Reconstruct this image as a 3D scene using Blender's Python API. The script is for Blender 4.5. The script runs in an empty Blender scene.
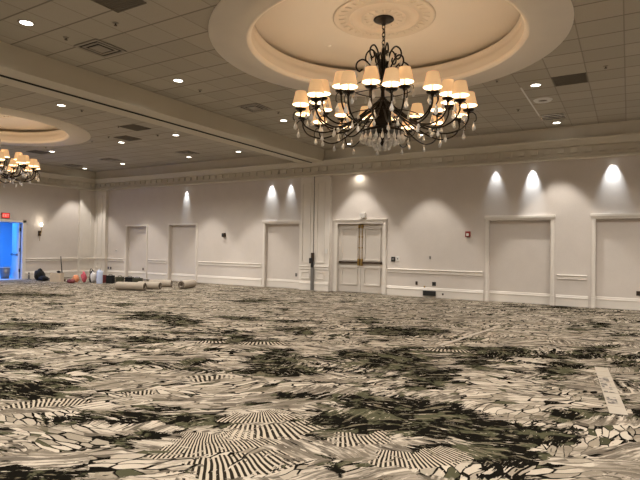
import bpy, bmesh, math, random
from mathutils import Vector, Matrix
random.seed(4)
PI = math.pi
scene = bpy.context.scene
COL = scene.collection

# ------------------------------------------------------------------ layout (metres)
H = 1.5                      # lens height
K = 0.983
ZC = 4.83                    # tile ceiling
YW = 15.53                   # back wall
XL = -21.53                  # left wall
XR, YF = 5.2, -5.0           # right wall / wall behind the photographer
XB = -9.43                   # ceiling beam + track centre
DOME = (-3.49, 7.80)
DOME2 = (-15.98, 7.80)

# ------------------------------------------------------------------ node helpers
class NT:
    def __init__(s, name):
        s.m = bpy.data.materials.new(name); s.m.use_nodes = True
        s.t = s.m.node_tree; s.t.nodes.clear()
        s.out = s.n('ShaderNodeOutputMaterial')
    def n(s, kind, **kw):
        nd = s.t.nodes.new(kind)
        for k, v in kw.items(): setattr(nd, k, v)
        return nd
    def l(s, a, b): s.t.links.new(a, b)
    def put(s, sock, v):
        if isinstance(v, bpy.types.NodeSocket): s.l(v, sock)
        elif v is not None: sock.default_value = v
    def math(s, op, a, b=None, c=None):
        nd = s.n('ShaderNodeMath', operation=op)
        s.put(nd.inputs[0], a); s.put(nd.inputs[1], b); s.put(nd.inputs[2], c)
        return nd.outputs[0]
    def vec(s, op, a, b=None):
        nd = s.n('ShaderNodeVectorMath', operation=op)
        s.put(nd.inputs[0], a); s.put(nd.inputs[1], b)
        return nd.outputs[0]
    def mix(s, f, a, b, blend='MIX'):
        nd = s.n('ShaderNodeMix', data_type='RGBA', blend_type=blend)
        s.put(nd.inputs[0], f); s.put(nd.inputs[6], a); s.put(nd.inputs[7], b)
        return nd.outputs[2]
    def step(s, v, lo, hi, a=0.0, b=1.0):
        nd = s.n('ShaderNodeMapRange', interpolation_type='SMOOTHSTEP')
        s.put(nd.inputs[0], v); nd.inputs[1].default_value = lo; nd.inputs[2].default_value = hi
        nd.inputs[3].default_value = a; nd.inputs[4].default_value = b
        return nd.outputs[0]
    def noise(s, vec, scale, detail=2, rough=.5, dist=0.0, color=False):
        nd = s.n('ShaderNodeTexNoise'); s.put(nd.inputs['Vector'], vec)
        nd.inputs['Scale'].default_value = scale; nd.inputs['Detail'].default_value = detail
        nd.inputs['Roughness'].default_value = rough; nd.inputs['Distortion'].default_value = dist
        return nd.outputs['Color' if color else 'Fac']
    def sep(s, v):
        nd = s.n('ShaderNodeSeparateXYZ'); s.put(nd.inputs[0], v); return nd.outputs
    def comb(s, x, y, z=0.0):
        nd = s.n('ShaderNodeCombineXYZ'); s.put(nd.inputs[0], x); s.put(nd.inputs[1], y); s.put(nd.inputs[2], z)
        return nd.outputs[0]
    def obj(s): return s.n('ShaderNodeTexCoord').outputs['Object']
    def bsdf(s, color, rough=.6, metal=0.0, bump=None, bstr=.2, **kw):
        b = s.n('ShaderNodeBsdfPrincipled')
        s.put(b.inputs['Base Color'], color); s.put(b.inputs['Roughness'], rough); b.inputs['Metallic'].default_value = metal
        for k, v in kw.items(): s.put(b.inputs[k.replace('_', ' ')], v)
        if bump is not None:
            bp = s.n('ShaderNodeBump'); bp.inputs['Strength'].default_value = bstr; bp.inputs['Distance'].default_value = .01
            s.l(bump, bp.inputs['Height']); s.l(bp.outputs[0], b.inputs['Normal'])
        s.l(b.outputs[0], s.out.inputs[0]); return b

def rgba(c): return (c[0], c[1], c[2], 1.0)
def simple(name, c, rough=.6, metal=0.0, var=.08, scale=9.0, bstr=.1, **kw):
    t = NT(name); v = t.obj(); nz = t.noise(v, scale, 3)
    col = t.mix(nz, rgba([x * (1 - var) for x in c]), rgba([min(1, x * (1 + var)) for x in c]))
    t.bsdf(col, rough, metal, nz, bstr, **kw); return t.m
def glow(name, c, strength):
    t = NT(name); nz = t.noise(t.obj(), 12, 1)
    e = t.n('ShaderNodeEmission')
    t.l(t.mix(nz, rgba([x * .96 for x in c]), rgba(c)), e.inputs[0]); e.inputs[1].default_value = strength
    t.l(e.outputs[0], t.out.inputs[0]); return t.m

M = {}
# wallpaper with a fine woven mottling
def wall_mat():
    t = NT('wallpaper'); v = t.obj()
    a = t.noise(v, 2.2, 3, .6); b = t.noise(t.vec('MULTIPLY', v, (40, 40, 90)), 1.0, 2)
    col = t.mix(a, (.60, .545, .495, 1), (.69, .63, .575, 1))
    col = t.mix(t.step(b, .35, .7, 0, .35), col, (.56, .51, .46, 1))
    t.bsdf(col, .75, 0, b, .08); return t.m
M['wall'] = wall_mat()
M['trim'] = simple('painted_trim', (.74, .69, .625), .45, var=.03, bstr=.03)
M['panel'] = simple('niche_panel', (.60, .55, .49), .7, var=.05, scale=3)
M['cornice'] = simple('cornice_paint', (.60, .55, .46), .6, var=.05, scale=3)
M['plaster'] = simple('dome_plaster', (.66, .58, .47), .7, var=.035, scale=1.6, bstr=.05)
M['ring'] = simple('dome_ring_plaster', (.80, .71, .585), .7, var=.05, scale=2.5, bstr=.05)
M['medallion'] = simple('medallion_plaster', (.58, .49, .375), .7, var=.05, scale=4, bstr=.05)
M['beam'] = simple('beam_paint', (.54, .49, .385), .7, var=.05, scale=2)
M['dark_metal'] = simple('dark_iron', (.022, .017, .013), .38, .75, var=.3, scale=20)
M['brass'] = simple('aged_brass', (.42, .28, .10), .35, .9, var=.15)
M['bronze'] = simple('dark_bronze', (.07, .045, .03), .4, .6)
M['black'] = simple('black_plastic', (.012, .012, .012), .5, var=.3)
M['white'] = simple('white_plastic', (.72, .70, .66), .45, var=.03)
M['grey'] = simple('grey_metal', (.22, .21, .20), .4, .5)
M['red'] = simple('red_plastic', (.24, .025, .02), .4)
M['door'] = simple('door_paint', (.64, .59, .53), .5, var=.03, scale=3, bstr=.03)
M['blue_wall'] = simple('corridor_paint', (.55, .62, .70), .6, var=.05, scale=2)
M['candle'] = simple('candle_sleeve', (.75, .66, .48), .5, var=.03)
M['card'] = simple('cardboard', (.50, .42, .33), .8, var=.08)
M['pad'] = simple('carpet_padding', (.35, .30, .24), .95, var=.14, scale=25, bstr=.4)
M['padcore'] = simple('roll_core', (.10, .075, .05), .9)
M['paper'] = simple('paper_strip', (.37, .32, .25), .8, var=.12, scale=6)
M['tape'] = simple('seam_tape', (.36, .31, .25), .7)
M['bagblack'] = simple('black_bag', (.004, .004, .004), .9, var=.4)
M['orange'] = simple('orange_cloth', (.62, .25, .12), .8, var=.2)
M['pink'] = simple('pink_cloth', (.55, .10, .13), .8, var=.2)
M['maroon'] = simple('maroon_cloth', (.16, .03, .03), .8, var=.2)
M['bagwhite'] = simple('white_bag', (.60, .58, .57), .5, var=.1)
M['bluewhite'] = simple('pale_blue_plastic', (.50, .58, .78), .4, var=.05)
M['olive'] = simple('olive_case', (.05, .05, .03), .5, var=.3)
M['vent'] = simple('vent_metal', (.30, .265, .215), .55, .1, var=.1)
M['grille'] = simple('grille_dark', (.13, .11, .08), .7, var=.25, scale=30)
M['shadow_gap'] = simple('vent_void', (.015, .012, .01), .9)
M['chrome'] = simple('chrome', (.75, .73, .70), .2, .95, var=.03)
M['lens'] = glow('lamp_lens', (1, .93, .80), 9)
M['spotlens'] = glow('spot_lens', (.92, .97, 1), 14)
M['bulb'] = glow('bulb_glow', (1, .80, .48), 14)
M['exit'] = glow('exit_red', (1, .05, .04), 1.0)
M['exitletter'] = glow('exit_letters', (1, .40, .32), 1.2)
M['sconceglow'] = glow('sconce_glow', (1, .90, .74), 7)

def shade_mat():
    t = NT('lamp_shade_fabric'); v = t.obj()
    geo = t.n('ShaderNodeNewGeometry')
    nz = t.noise(v, 60, 2)
    outc = t.mix(nz, (.86, .62, .38, 1), (.92, .67, .42, 1))
    b = t.n('ShaderNodeBsdfPrincipled'); t.l(outc, b.inputs['Base Color']); b.inputs['Roughness'].default_value = .8
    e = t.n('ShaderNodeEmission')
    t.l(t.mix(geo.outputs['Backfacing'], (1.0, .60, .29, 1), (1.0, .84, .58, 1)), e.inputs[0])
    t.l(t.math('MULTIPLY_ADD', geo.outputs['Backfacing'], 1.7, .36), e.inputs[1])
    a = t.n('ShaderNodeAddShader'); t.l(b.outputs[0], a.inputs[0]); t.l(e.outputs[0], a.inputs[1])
    t.l(a.outputs[0], t.out.inputs[0]); return t.m
M['shade'] = shade_mat()
def crystal_mat():
    t = NT('crystal'); nz = t.noise(t.obj(), 20, 1)
    t.bsdf(t.mix(nz, (.93, .92, .90, 1), (1, 1, 1, 1)), .08, 0, Transmission_Weight=.35, IOR=1.6); return t.m
M['crystal'] = crystal_mat()

# acoustic tiles: grid lines and per-tile tone belong to the tiles themselves
def tile_mat():
    t = NT('acoustic_tiles'); v = t.obj(); x, y, z = t.sep(v)
    fx = t.math('DIVIDE', t.math('ADD', x, .08 + 61.5), .615)
    fy = t.math('DIVIDE', t.math('ADD', y, -7.785 + 60.5), .605)
    def line(f, w):
        fr = t.math('FRACT', f); d = t.math('MINIMUM', fr, t.math('SUBTRACT', 1.0, fr))
        return t.step(d, w * .35, w, 1, 0)
    lx = line(fx, .022); ly = line(fy, .034)
    cell = t.comb(t.math('FLOOR', fx), t.math('FLOOR', fy))
    wn = t.n('ShaderNodeTexWhiteNoise', noise_dimensions='2D'); t.l(cell, wn.inputs['Vector'])
    sp = t.noise(v, 90, 2, .7); big = t.noise(v, .8, 2)
    col = t.mix(wn.outputs['Value'], (.385, .35, .285, 1), (.45, .41, .335, 1))
    col = t.mix(t.step(sp, .35, .6, .25, 0), col, (.30, .265, .21, 1))
    col = t.mix(t.step(big, .35, .7, 0, .25), col, (.40, .355, .28, 1))
    g = t.math('MAXIMUM', t.math('MULTIPLY', lx, .42), t.math('MULTIPLY', ly, .68))
    col = t.mix(g, col, (.10, .082, .058, 1))
    t.bsdf(col, .9, 0, t.math('SUBTRACT', 1.0, g), .5); return t.m
M['tiles'] = tile_mat()

# patterned carpet: torn-leaf collage in cream, taupe, olive and black
def carpet_mat():
    t = NT('leaf_collage_carpet'); v = t.obj()
    attr = t.n('ShaderNodeAttribute', attribute_name='leafdark_farlight')
    def warp(scale, amt):
        return t.vec('MULTIPLY', t.vec('SUBTRACT', t.noise(v, scale, 2, .5, 0, True), (.5, .5, .5)), (amt, amt, 0))
    wr2 = warp(3.0, 1.0)
    q = t.vec('ADD', v, warp(1.1, .30)); q2 = t.vec('ADD', q, t.vec('MULTIPLY', wr2, (.30, .30, 0)))
    # torn pieces: every piece has its own stroke direction
    base = t.n('ShaderNodeVectorRotate', rotation_type='Z_AXIS'); t.l(q2, base.inputs[0]); base.inputs['Angle'].default_value = -.53
    cv = t.n('ShaderNodeTexVoronoi', voronoi_dimensions='2D'); t.l(t.vec('MULTIPLY', base.outputs[0], (1.0, 2.1, 0)), cv.inputs['Vector']); cv.inputs['Scale'].default_value = 1.25
    cr, cg, cb = t.sep(cv.outputs['Color'])
    ang = t.math('MULTIPLY_ADD', t.math('SUBTRACT', cr, .5), 2.0, -.75)
    rot = t.n('ShaderNodeVectorRotate', rotation_type='Z_AXIS'); t.l(q, rot.inputs[0]); t.l(ang, rot.inputs['Angle'])
    rv = rot.outputs[0]
    lq = t.vec('ADD', t.vec('MULTIPLY', rv, (3.9, 15.0, 0)), t.vec('MULTIPLY', wr2, (.8, 1.6, 0)))
    lv = t.n('ShaderNodeTexVoronoi', voronoi_dimensions='2D', feature='DISTANCE_TO_EDGE'); t.l(lq, lv.inputs['Vector']); lv.inputs['Scale'].default_value = 1.0
    lc = t.n('ShaderNodeTexVoronoi', voronoi_dimensions='2D'); t.l(lq, lc.inputs['Vector']); lc.inputs['Scale'].default_value = 1.0
    l1, l2, l3 = t.sep(lc.outputs['Color'])
    mid = t.noise(q2, 2.6, 3, .6)
    CREAM = (.49, .422, .337, 1); TAUPE = (.13, .109, .084, 1); BLACK = (.007, .006, .0045, 1); OLIVE = (.070, .067, .038, 1)
    leafcol = t.mix(t.step(l1, .15, .95), CREAM, (.27, .228, .172, 1))
    ed = t.math('SUBTRACT', lv.outputs['Distance'], t.math('MULTIPLY', t.step(mid, .42, .64), .11))
    leaf = t.mix(t.step(ed, .015, .065), BLACK, leafcol)
    leaf = t.mix(t.step(l2, .86, .88), leaf, t.mix(t.step(l3, .4, .6), BLACK, OLIVE))
    # brushed strokes
    st = t.noise(t.vec('MULTIPLY', rv, (1.7, 12.5, 1)), 1.0, 4, .62)
    st2 = t.noise(t.vec('MULTIPLY', rv, (3, 36, 1)), 1.0, 3, .6)
    stroke = t.mix(t.step(st, .44, .56), TAUPE, CREAM)
    stroke = t.mix(t.step(st2, .42, .52, .7, 0), stroke, (.09, .072, .052, 1))
    stroke = t.mix(t.step(st, .36, .385, 1, 0), stroke, BLACK)
    sel = t.noise(q, 1.6, 3, .6)
    col = t.mix(t.step(t.math('ADD', sel, t.math('MULTIPLY', t.math('SUBTRACT', cg, .5), .55)), .40, .412), stroke, leaf)
    # greyer torn pieces
    tp = t.noise(t.vec('MULTIPLY', base.outputs[0], (.9, 3.2, 1)), 1.3, 5, .65)
    col = t.mix(t.step(tp, .52, .56, 0, .62), col, (.17, .14, .105, 1))
    def polar(px, py):
        r = t.math('SQRT', t.math('ADD', t.math('MULTIPLY', px, px), t.math('MULTIPLY', py, py)))
        return r, t.math('ARCTAN2', py, px)
    # dark olive / black drifts with ragged, brushed edges
    dn = t.noise(t.vec('MULTIPLY', base.outputs[0], (.85, 3.0, 1)), 1.0, 6, .72)
    fine = t.noise(t.vec('MULTIPLY', rv, (4, 18, 1)), 1.0, 4, .65)
    big = t.noise(t.vec('MULTIPLY', base.outputs[0], (.45, 1.5, 1)), 1.0, 3, .6)
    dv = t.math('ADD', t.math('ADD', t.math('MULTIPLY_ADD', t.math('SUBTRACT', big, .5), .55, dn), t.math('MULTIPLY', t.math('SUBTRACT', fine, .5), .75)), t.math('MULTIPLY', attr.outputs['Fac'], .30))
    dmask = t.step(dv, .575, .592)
    on2 = t.noise(q2, 3.4, 4, .65)
    dcol = t.mix(t.step(on2, .50, .58), BLACK, OLIVE)
    dcol = t.mix(t.step(fine, .42, .44, .8, 0), dcol, (.16, .135, .09, 1))
    col = t.mix(dmask, col, dcol)
    fleck = t.noise(t.vec('MULTIPLY', rv, (7, 34, 1)), 1.0, 3, .6)
    col = t.mix(t.step(fleck, .645, .665, 0, .9), col, CREAM)
    col = t.mix(t.step(fleck, .31, .33, .85, 0), col, BLACK)
    # the large fans in the foreground
    wx, wy, wz = t.sep(t.vec('ADD', v, t.vec('MULTIPLY', wr2, (.05, .05, 0))))
    FANS = [  # cx, cy, r0, r1, mid angle, half angle (deg), stripes per radian
        (-3.26, 3.52, .55, 1.02, -41, 26, 31), (-3.26, 3.52, 1.07, 1.40, -36, 16, 31),
        (-3.10, 4.06, .36, .64, -50, 32, 19), (-3.10, 4.06, .69, 1.04, -44, 24, 19),
        (-2.33, 4.28, .66, .90, -46, 16, 22), (-1.70, 4.05, .48, .80, -46, 30, 22),
        (-3.78, 2.24, 1.02, 1.22, 145, 20, 28), (-3.42, 2.86, 1.02, 1.20, 139, 7, 28), (-3.15, 3.55, 1.2, 1.40, 137, 9, 24), (-5.44, 7.22, .85, 1.12, -52, 20, 17),
        (-6.23, 6.78, .85, 1.05, -46, 13, 17), (-2.57, 8.45, .85, 1.05, -72, 18, 17)]
    fm = None; fs = None
    for cx, cy, r0, r1, am, ah, n in FANS:
        a = math.radians(am); dx = t.math('SUBTRACT', wx, cx); dy = t.math('SUBTRACT', wy, cy)
        u = t.math('ADD', t.math('MULTIPLY', dx, math.cos(a)), t.math('MULTIPLY', dy, math.sin(a)))
        w = t.math('SUBTRACT', t.math('MULTIPLY', dy, math.cos(a)), t.math('MULTIPLY', dx, math.sin(a)))
        r, th = polar(u, w); th0 = th
        r = t.math('ADD', r, t.math('MULTIPLY', t.math('SUBTRACT', mid, .5), .45)); th = t.math('ADD', th, t.math('MULTIPLY', t.math('SUBTRACT', fine, .5), .8))
        m = t.math('MULTIPLY', t.math('GREATER_THAN', r, r0), t.math('LESS_THAN', r, r1))
        m = t.math('MULTIPLY', m, t.math('LESS_THAN', t.math('ABSOLUTE', th), math.radians(ah)))
        s = t.math('MULTIPLY', m, t.step(t.math('SINE', t.math('MULTIPLY', th0, 2 * PI * n)), -.15, .30))
        m = t.math('MULTIPLY', m, t.step(t.math('ADD', fine, 0.0), .40, .43)); s = t.math('MULTIPLY', s, m)
        fm = m if fm is None else t.math('MAXIMUM', fm, m)
        fs = s if fs is None else t.math('MAXIMUM', fs, s)
    col = t.mix(fm, col, t.mix(fs, (.022, .017, .012, 1), (.46, .39, .30, 1)))
    pile = t.noise(v, 160, 2)
    col = t.mix(t.step(pile, .3, .7, .18, 0), col, (.012, .010, .008, 1))
    t.bsdf(col, .95, 0, pile, .25, Specular_IOR_Level=0.0); return t.m
M['carpet'] = carpet_mat()

# ------------------------------------------------------------------ mesh helpers
def link(name, bm, mat, parent=None, smooth=False, loc=None):
    me = bpy.data.meshes.new(name); bmesh.ops.recalc_face_normals(bm, faces=bm.faces[:])
    bm.to_mesh(me); bm.free()
    for m in (mat if isinstance(mat, (list, tuple)) else [mat]): me.materials.append(m)
    if smooth:
        for p in me.polygons: p.use_smooth = True
    o = bpy.data.objects.new(name, me); COL.objects.link(o)
    if parent: o.parent = parent
    if loc: o.location = loc
    return o
def box(bm, x0, x1, y0, y1, z0, z1, bev=0.0, mat=0):
    vs = [bm.verts.new(p) for p in ((x0,y0,z0),(x1,y0,z0),(x1,y1,z0),(x0,y1,z0),(x0,y0,z1),(x1,y0,z1),(x1,y1,z1),(x0,y1,z1))]
    fs = [bm.faces.new([vs[i] for i in f]) for f in ((3,2,1,0),(4,5,6,7),(0,1,5,4),(1,2,6,5),(2,3,7,6),(3,0,4,7))]
    for f in fs: f.material_index = mat
    if bev:
        es = list({e for f in fs for e in f.edges})
        bmesh.ops.bevel(bm, geom=es, offset=bev, segments=2, affect='EDGES', profile=.6)
    return bm
def lathe(bm, prof, n=24, c=(0,0,0), mat=0):
    rings = []
    for r, z in prof:
        if r < 1e-5: rings.append([bm.verts.new((c[0], c[1], c[2] + z))])
        else: rings.append([bm.verts.new((c[0] + r * math.cos(2*PI*i/n), c[1] + r * math.sin(2*PI*i/n), c[2] + z)) for i in range(n)])
    for a, b in zip(rings, rings[1:]):
        for i in range(n):
            j = (i + 1) % n
            if len(a) == 1 and len(b) == 1: continue
            if len(a) == 1: f = bm.faces.new((a[0], b[i], b[j]))
            elif len(b) == 1: f = bm.faces.new((a[i], b[0], a[j]))
            else: f = bm.faces.new((a[i], b[i], b[j], a[j]))
            f.material_index = mat
    return bm
def tube(bm, pts, rad, n=8, closed=False):
    pts = [Vector(p) for p in pts]; N = len(pts); rings = []
    rads = rad if isinstance(rad, (list, tuple)) else [rad] * N
    up = None
    for i, p in enumerate(pts):
        if closed: d = pts[(i+1) % N] - pts[i-1]
        else: d = pts[min(i+1, N-1)] - pts[max(i-1, 0)]
        d.normalize()
        if up is None: up = d.orthogonal().normalized()
        up = (up - d * up.dot(d)).normalized(); s = d.cross(up)
        rings.append([bm.verts.new(p + (up * math.cos(2*PI*k/n) + s * math.sin(2*PI*k/n)) * rads[i]) for k in range(n)])
    for i in range(N if closed else N - 1):
        a, b = rings[i], rings[(i+1) % N]
        for k in range(n): bm.faces.new((a[k], a[(k+1) % n], b[(k+1) % n], b[k]))
    if not closed:
        bm.faces.new(rings[0][::-1]); bm.faces.new(rings[-1])
    return bm
def spline(ctrl, per=6):
    P = [Vector(c) for c in ctrl]; P = [P[0]*2-P[1]] + P + [P[-1]*2-P[-2]]; out = []
    for i in range(1, len(P)-2):
        a, b, c, d = P[i-1:i+3]
        for k in range(per):
            t = k / per
            out.append(.5*((2*b) + (c-a)*t + (2*a-5*b+4*c-d)*t*t + (3*b-a-3*c+d)*t**3))
    out.append(P[-2]); return out
def sweep_profile(bm, prof, p0, p1, inward):
    """profile (p out of wall, z) swept straight from p0 to p1; inward = unit vector into the room"""
    iv = Vector(inward); rows = []
    for base in (Vector(p0), Vector(p1)):
        rows.append([bm.verts.new(base + iv * p + Vector((0,0,z))) for p, z in prof])
    for i in range(len(prof) - 1): bm.faces.new((rows[0][i], rows[0][i+1], rows[1][i+1], rows[1][i]))
    bm.faces.new(rows[0]); bm.faces.new(rows[1][::-1])
    return bm
def lump(bm, c, s, seed, amp=.18, sub=3):
    rnd = random.Random(seed); ret = bmesh.ops.create_icosphere(bm, subdivisions=sub, radius=1.0)
    ph = [(rnd.uniform(1.5, 4), rnd.uniform(1.5, 4), rnd.uniform(1.5, 4), rnd.uniform(0, 6)) for _ in range(5)]
    for v in ret['verts']:
        d = v.co.normalized(); w = sum(math.sin(a*d.x*2 + b*d.y*2 + e*d.z*2 + f) for a, b, e, f in ph) / 5
        k = 1 + amp * w * 1.6
        z = d.z * s[2] * k
        v.co = Vector((c[0] + d.x * s[0] * k, c[1] + d.y * s[1] * k, max(c[2] - s[2] * .86, c[2] + z)))
    return bm
def tag(o, label=None, cat=None, group=None, kind=None):
    if label: o['label'] = label
    if cat: o['category'] = cat
    if group: o['group'] = group
    if kind: o['kind'] = kind
    return o
def empty(name, loc, label, cat, group=None, rz=0.0, kind=None):
    o = bpy.data.objects.new(name, None); COL.objects.link(o); o.location = loc; o.rotation_euler = (0, 0, rz); o.empty_display_size = .1
    return tag(o, label, cat, group, kind)
def struct(name, bm, mat, label=None, parent=None, smooth=False):
    o = link(name, bm, mat, parent, smooth)
    if not parent: tag(o, label, None, None, 'structure')
    return o
def copy_tree(o, parent=None):
    c = o.copy(); COL.objects.link(c); c.parent = parent
    for ch in [x for x in COL.objects if x.parent == o]: copy_tree(ch, c)
    return c
B = bmesh.new

# ------------------------------------------------------------------ floor
DARK = [(285,372,32,9,1),(265,362,16,6,.8),(415,331,25,4,1),(382,331,14,4,.9),(398,360,52,9,.9),(430,376,24,8,1),(475,362,14,6,.8),
 (502,350,40,7,.9),(565,360,20,7,1),(592,352,16,5,1),(600,325,9,3,.9),(562,306,14,2,.9),(520,306,10,2,.6),(560,371,12,5,.7),(575,328,8,3,.8),
 (382,412,52,11,1),(345,424,26,8,.8),(450,422,42,15,1),(440,452,20,9,.9),(325,465,16,8,.7),(430,384,25,7,.9),(502,446,26,15,1.1),(572,420,26,12,1.1),
 (512,430,24,8,.8),(487,428,14,9,.8),(557,440,22,6,.9),(15,395,36,7,1),(45,386,48,5,.9),(57,420,15,5,.9),(125,444,12,6,1),(5,470,16,10,.9),(147,412,14,5,.7),(58,475,22,5,.6),
 (182,422,9,6,1),(292,422,22,9,1),(255,404,7,4,.9),(312,453,20,6,.9),(222,425,8,3,.8),(15,295,45,3,1),(55,304,14,2,.9),(25,325,32,5,1),(10,341,28,6,1),(62,340,32,3,1),
 (140,316,22,3,1),(122,305,10,2,.9),(87,366,14,4,.9),(37,369,32,4,.9),(125,362,10,4,.8),(150,338,14,4,.7),(175,318,22,4,.9),(187,323,14,3,1),(240,319,16,2,1),(235,340,27,4,1),
 (285,351,14,3,1),(272,367,24,7,1),(190,362,12,4,.8),(252,301,22,2,.9),(267,312,8,2,.9),(285,310,6,2,.9),(297,330,22,3,.8),(400,352,16,4,.9),(345,352,20,3,.6),(365,318,24,3,.5),(610,345,14,4,.8),(625,362,14,6,.6),(620,402,12,6,.6),
 (80,355,36,8,-1),(185,385,65,12,-.9),(75,440,45,14,-.7),(230,460,70,22,-1.4),(270,420,30,14,-.7),(545,338,60,9,-.6),(375,312,50,5,-.9),(330,376,26,5,-.6),(455,392,40,8,-.8),(600,425,40,8,-1),(590,458,50,20,-.8),
 (360,445,30,10,-.8),(90,318,40,4,-.5),(220,308,40,4,-.6),(320,345,40,6,-.5),(520,394,40,8,-.8),(500,318,50,6,-.7)]
FPX = 518.28
def cam_axes():
    yaw, pitch, roll = 0.53755, 0.0138047, 0.0147365
    cy, sy = math.cos(yaw), math.sin(yaw)
    f = Vector((-sy*math.cos(pitch), cy*math.cos(pitch), math.sin(pitch)))
    r = Vector((cy, sy, 0)); u = r.cross(f); cr, sr = math.cos(roll), math.sin(roll)
    return cr*r + sr*u, -sr*r + cr*u, f
AR, AU, AF = cam_axes()
def ground(px, py):
    d = AR*((px-320)/FPX) - AU*((py-240)/FPX) + AF
    t = -H / d.z; return Vector((0,0,H)) + d*t
PATCH = []
for px, py, rx, ry, s in DARK:      # drifts of dark / pale leaves woven into the carpet, each an ellipse on the floor
    c = ground(px, py); a = ground(px+rx, py) - c; b = (ground(px, py-ry) - ground(px, py+ry)) * .5
    det = a.x*b.y - a.y*b.x
    PATCH.append((c.x, c.y, b.y/det, -b.x/det, -a.y/det, a.x/det, s, 1.7*max(a.length, b.length)))
def leafdark_farlight(x, y):
    d = -x*.512 + y*.859      # brighter floor light near the back wall, painted in as paler carpet
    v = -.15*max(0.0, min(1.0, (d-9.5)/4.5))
    for cx, cy, m00, m01, m10, m11, s, R in PATCH:
        dx, dy = x-cx, y-cy
        if abs(dx) > R or abs(dy) > R: continue
        u = m00*dx + m01*dy; w = m10*dx + m11*dy; d = u*u + w*w
        if d < 2.6: v += s * math.exp(-d*.9)
    return max(-1.2, min(1.2, v))
bm = B(); lay = bm.verts.layers.float.new('leafdark_farlight')
step = .125; NX = int((XR - XL) / step) + 1; NY = int((YW + .16 - YF) / step) + 1
grid = []
for j in range(NY + 1):
    row = []
    for i in range(NX + 1):
        x = XL + (XR - XL) * i / NX; y = YF + (YW + .16 - YF) * j / NY
        v = bm.verts.new((x, y, 0)); v[lay] = leafdark_farlight(x, y); row.append(v)
    grid.append(row)
for j in range(NY):
    for i in range(NX): bm.faces.new((grid[j][i], grid[j][i+1], grid[j+1][i+1], grid[j+1][i]))
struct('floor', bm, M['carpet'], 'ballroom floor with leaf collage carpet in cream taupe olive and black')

# ------------------------------------------------------------------ walls with shallow niches
NICHE = [(-19.36, -18.05, 2.30), (-16.66, -15.12, 2.33), (-11.63, -10.10, 2.33), (-8.56, -6.86, 2.30), (-3.52, -1.85, 2.35), (-.76, .98, 2.36)]
ND = .14
def rect(bm, a, b, c, d): bm.faces.new([bm.verts.new(p) for p in (a, b, c, d)])
bm = B(); xs = [XL]; 
edges = sorted([v for n in NICHE for v in n[:2]])
prev = XL
for x0, x1, zt in NICHE:
    rect(bm, (prev, YW, 0), (x0, YW, 0), (x0, YW, ZC), (prev, YW, ZC))
    rect(bm, (x0, YW, zt), (x1, YW, zt), (x1, YW, ZC), (x0, YW, ZC))
    y2 = YW + ND
    rect(bm, (x0, YW, 0), (x0, y2, 0), (x0, y2, zt), (x0, YW, zt)); rect(bm, (x1, y2, 0), (x1, YW, 0), (x1, YW, zt), (x1, y2, zt))
    rect(bm, (x0, YW, zt), (x0, y2, zt), (x1, y2, zt), (x1, YW, zt))
    rect(bm, (x0, y2, 0), (x1, y2, 0), (x1, y2, zt), (x0, y2, zt))
    prev = x1
rect(bm, (prev, YW, 0), (XR, YW, 0), (XR, YW, ZC), (prev, YW, ZC))
struct('wall_back', bm, M['wall'], 'long beige back wall with shallow door niches')
DY0, DY1, DZ = 10.15, 12.10, 2.33          # corridor doorway in the left wall
bm = B()
rect(bm, (XL, YF, 0), (XL, DY0, 0), (XL, DY0, ZC), (XL, YF, ZC)); rect(bm, (XL, DY1, 0), (XL, YW, 0), (XL, YW, ZC), (XL, DY1, ZC))
rect(bm, (XL, DY0, DZ), (XL, DY1, DZ), (XL, DY1, ZC), (XL, DY0, ZC))
struct('wall_left', bm, M['wall'], 'beige left wall with an open doorway')
bm = B(); rect(bm, (XR, YF, 0), (XR, YW, 0), (XR, YW, ZC), (XR, YF, ZC)); struct('wall_right', bm, M['wall'], 'right wall outside the frame')
bm = B(); rect(bm, (XL, YF, 0), (XR, YF, 0), (XR, YF, ZC), (XL, YF, ZC)); struct('wall_front', bm, M['wall'], 'wall behind the photographer')
# corridor behind the open door
bm = B(); cx = XL - 3.4
rect(bm, (cx, DY0-1.2, 0), (cx, DY1+1.6, 0), (cx, DY1+1.6, 2.7), (cx, DY0-1.2, 2.7))
rect(bm, (cx, DY1+1.6, 0), (XL-.12, DY1+1.6, 0), (XL-.12, DY1+1.6, 2.7), (cx, DY1+1.6, 2.7))
rect(bm, (cx, DY0-1.2, 0), (XL-.12, DY0-1.2, 0), (XL-.12, DY0-1.2, 2.7), (cx, DY0-1.2, 2.7))
rect(bm, (cx, DY0-1.2, 2.7), (XL-.12, DY0-1.2, 2.7), (XL-.12, DY1+1.6, 2.7), (cx, DY1+1.6, 2.7))
for y0, y1 in ((DY0-1.2, DY0), (DY1, DY1+1.6)): rect(bm, (XL-.12, y0, 0), (XL-.12, y1, 0), (XL-.12, y1, 2.7), (XL-.12, y0, 2.7))
rect(bm, (XL-.12, DY0, DZ), (XL-.12, DY1, DZ), (XL-.12, DY1, 2.7), (XL-.12, DY0, 2.7))
for y in (DY0, DY1): rect(bm, (XL-.12, y, 0), (XL, y, 0), (XL, y, DZ), (XL-.12, y, DZ))
rect(bm, (XL-.12, DY0, DZ), (XL, DY0, DZ), (XL, DY1, DZ), (XL-.12, DY1, DZ))
box(bm, cx, cx+.25, 11.9, 12.25, 0, 2.7)
struct('wall_corridor', bm, M['blue_wall'], 'blue lit corridor walls beyond the open doorway')
bm = B(); rect(bm, (cx, DY0-1.2, 0), (XL, DY0-1.2, 0), (XL, DY1+1.6, 0), (cx, DY1+1.6, 0)); struct('floor_corridor', bm, M['blue_wall'], 'corridor floor beyond the doorway')

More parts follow.
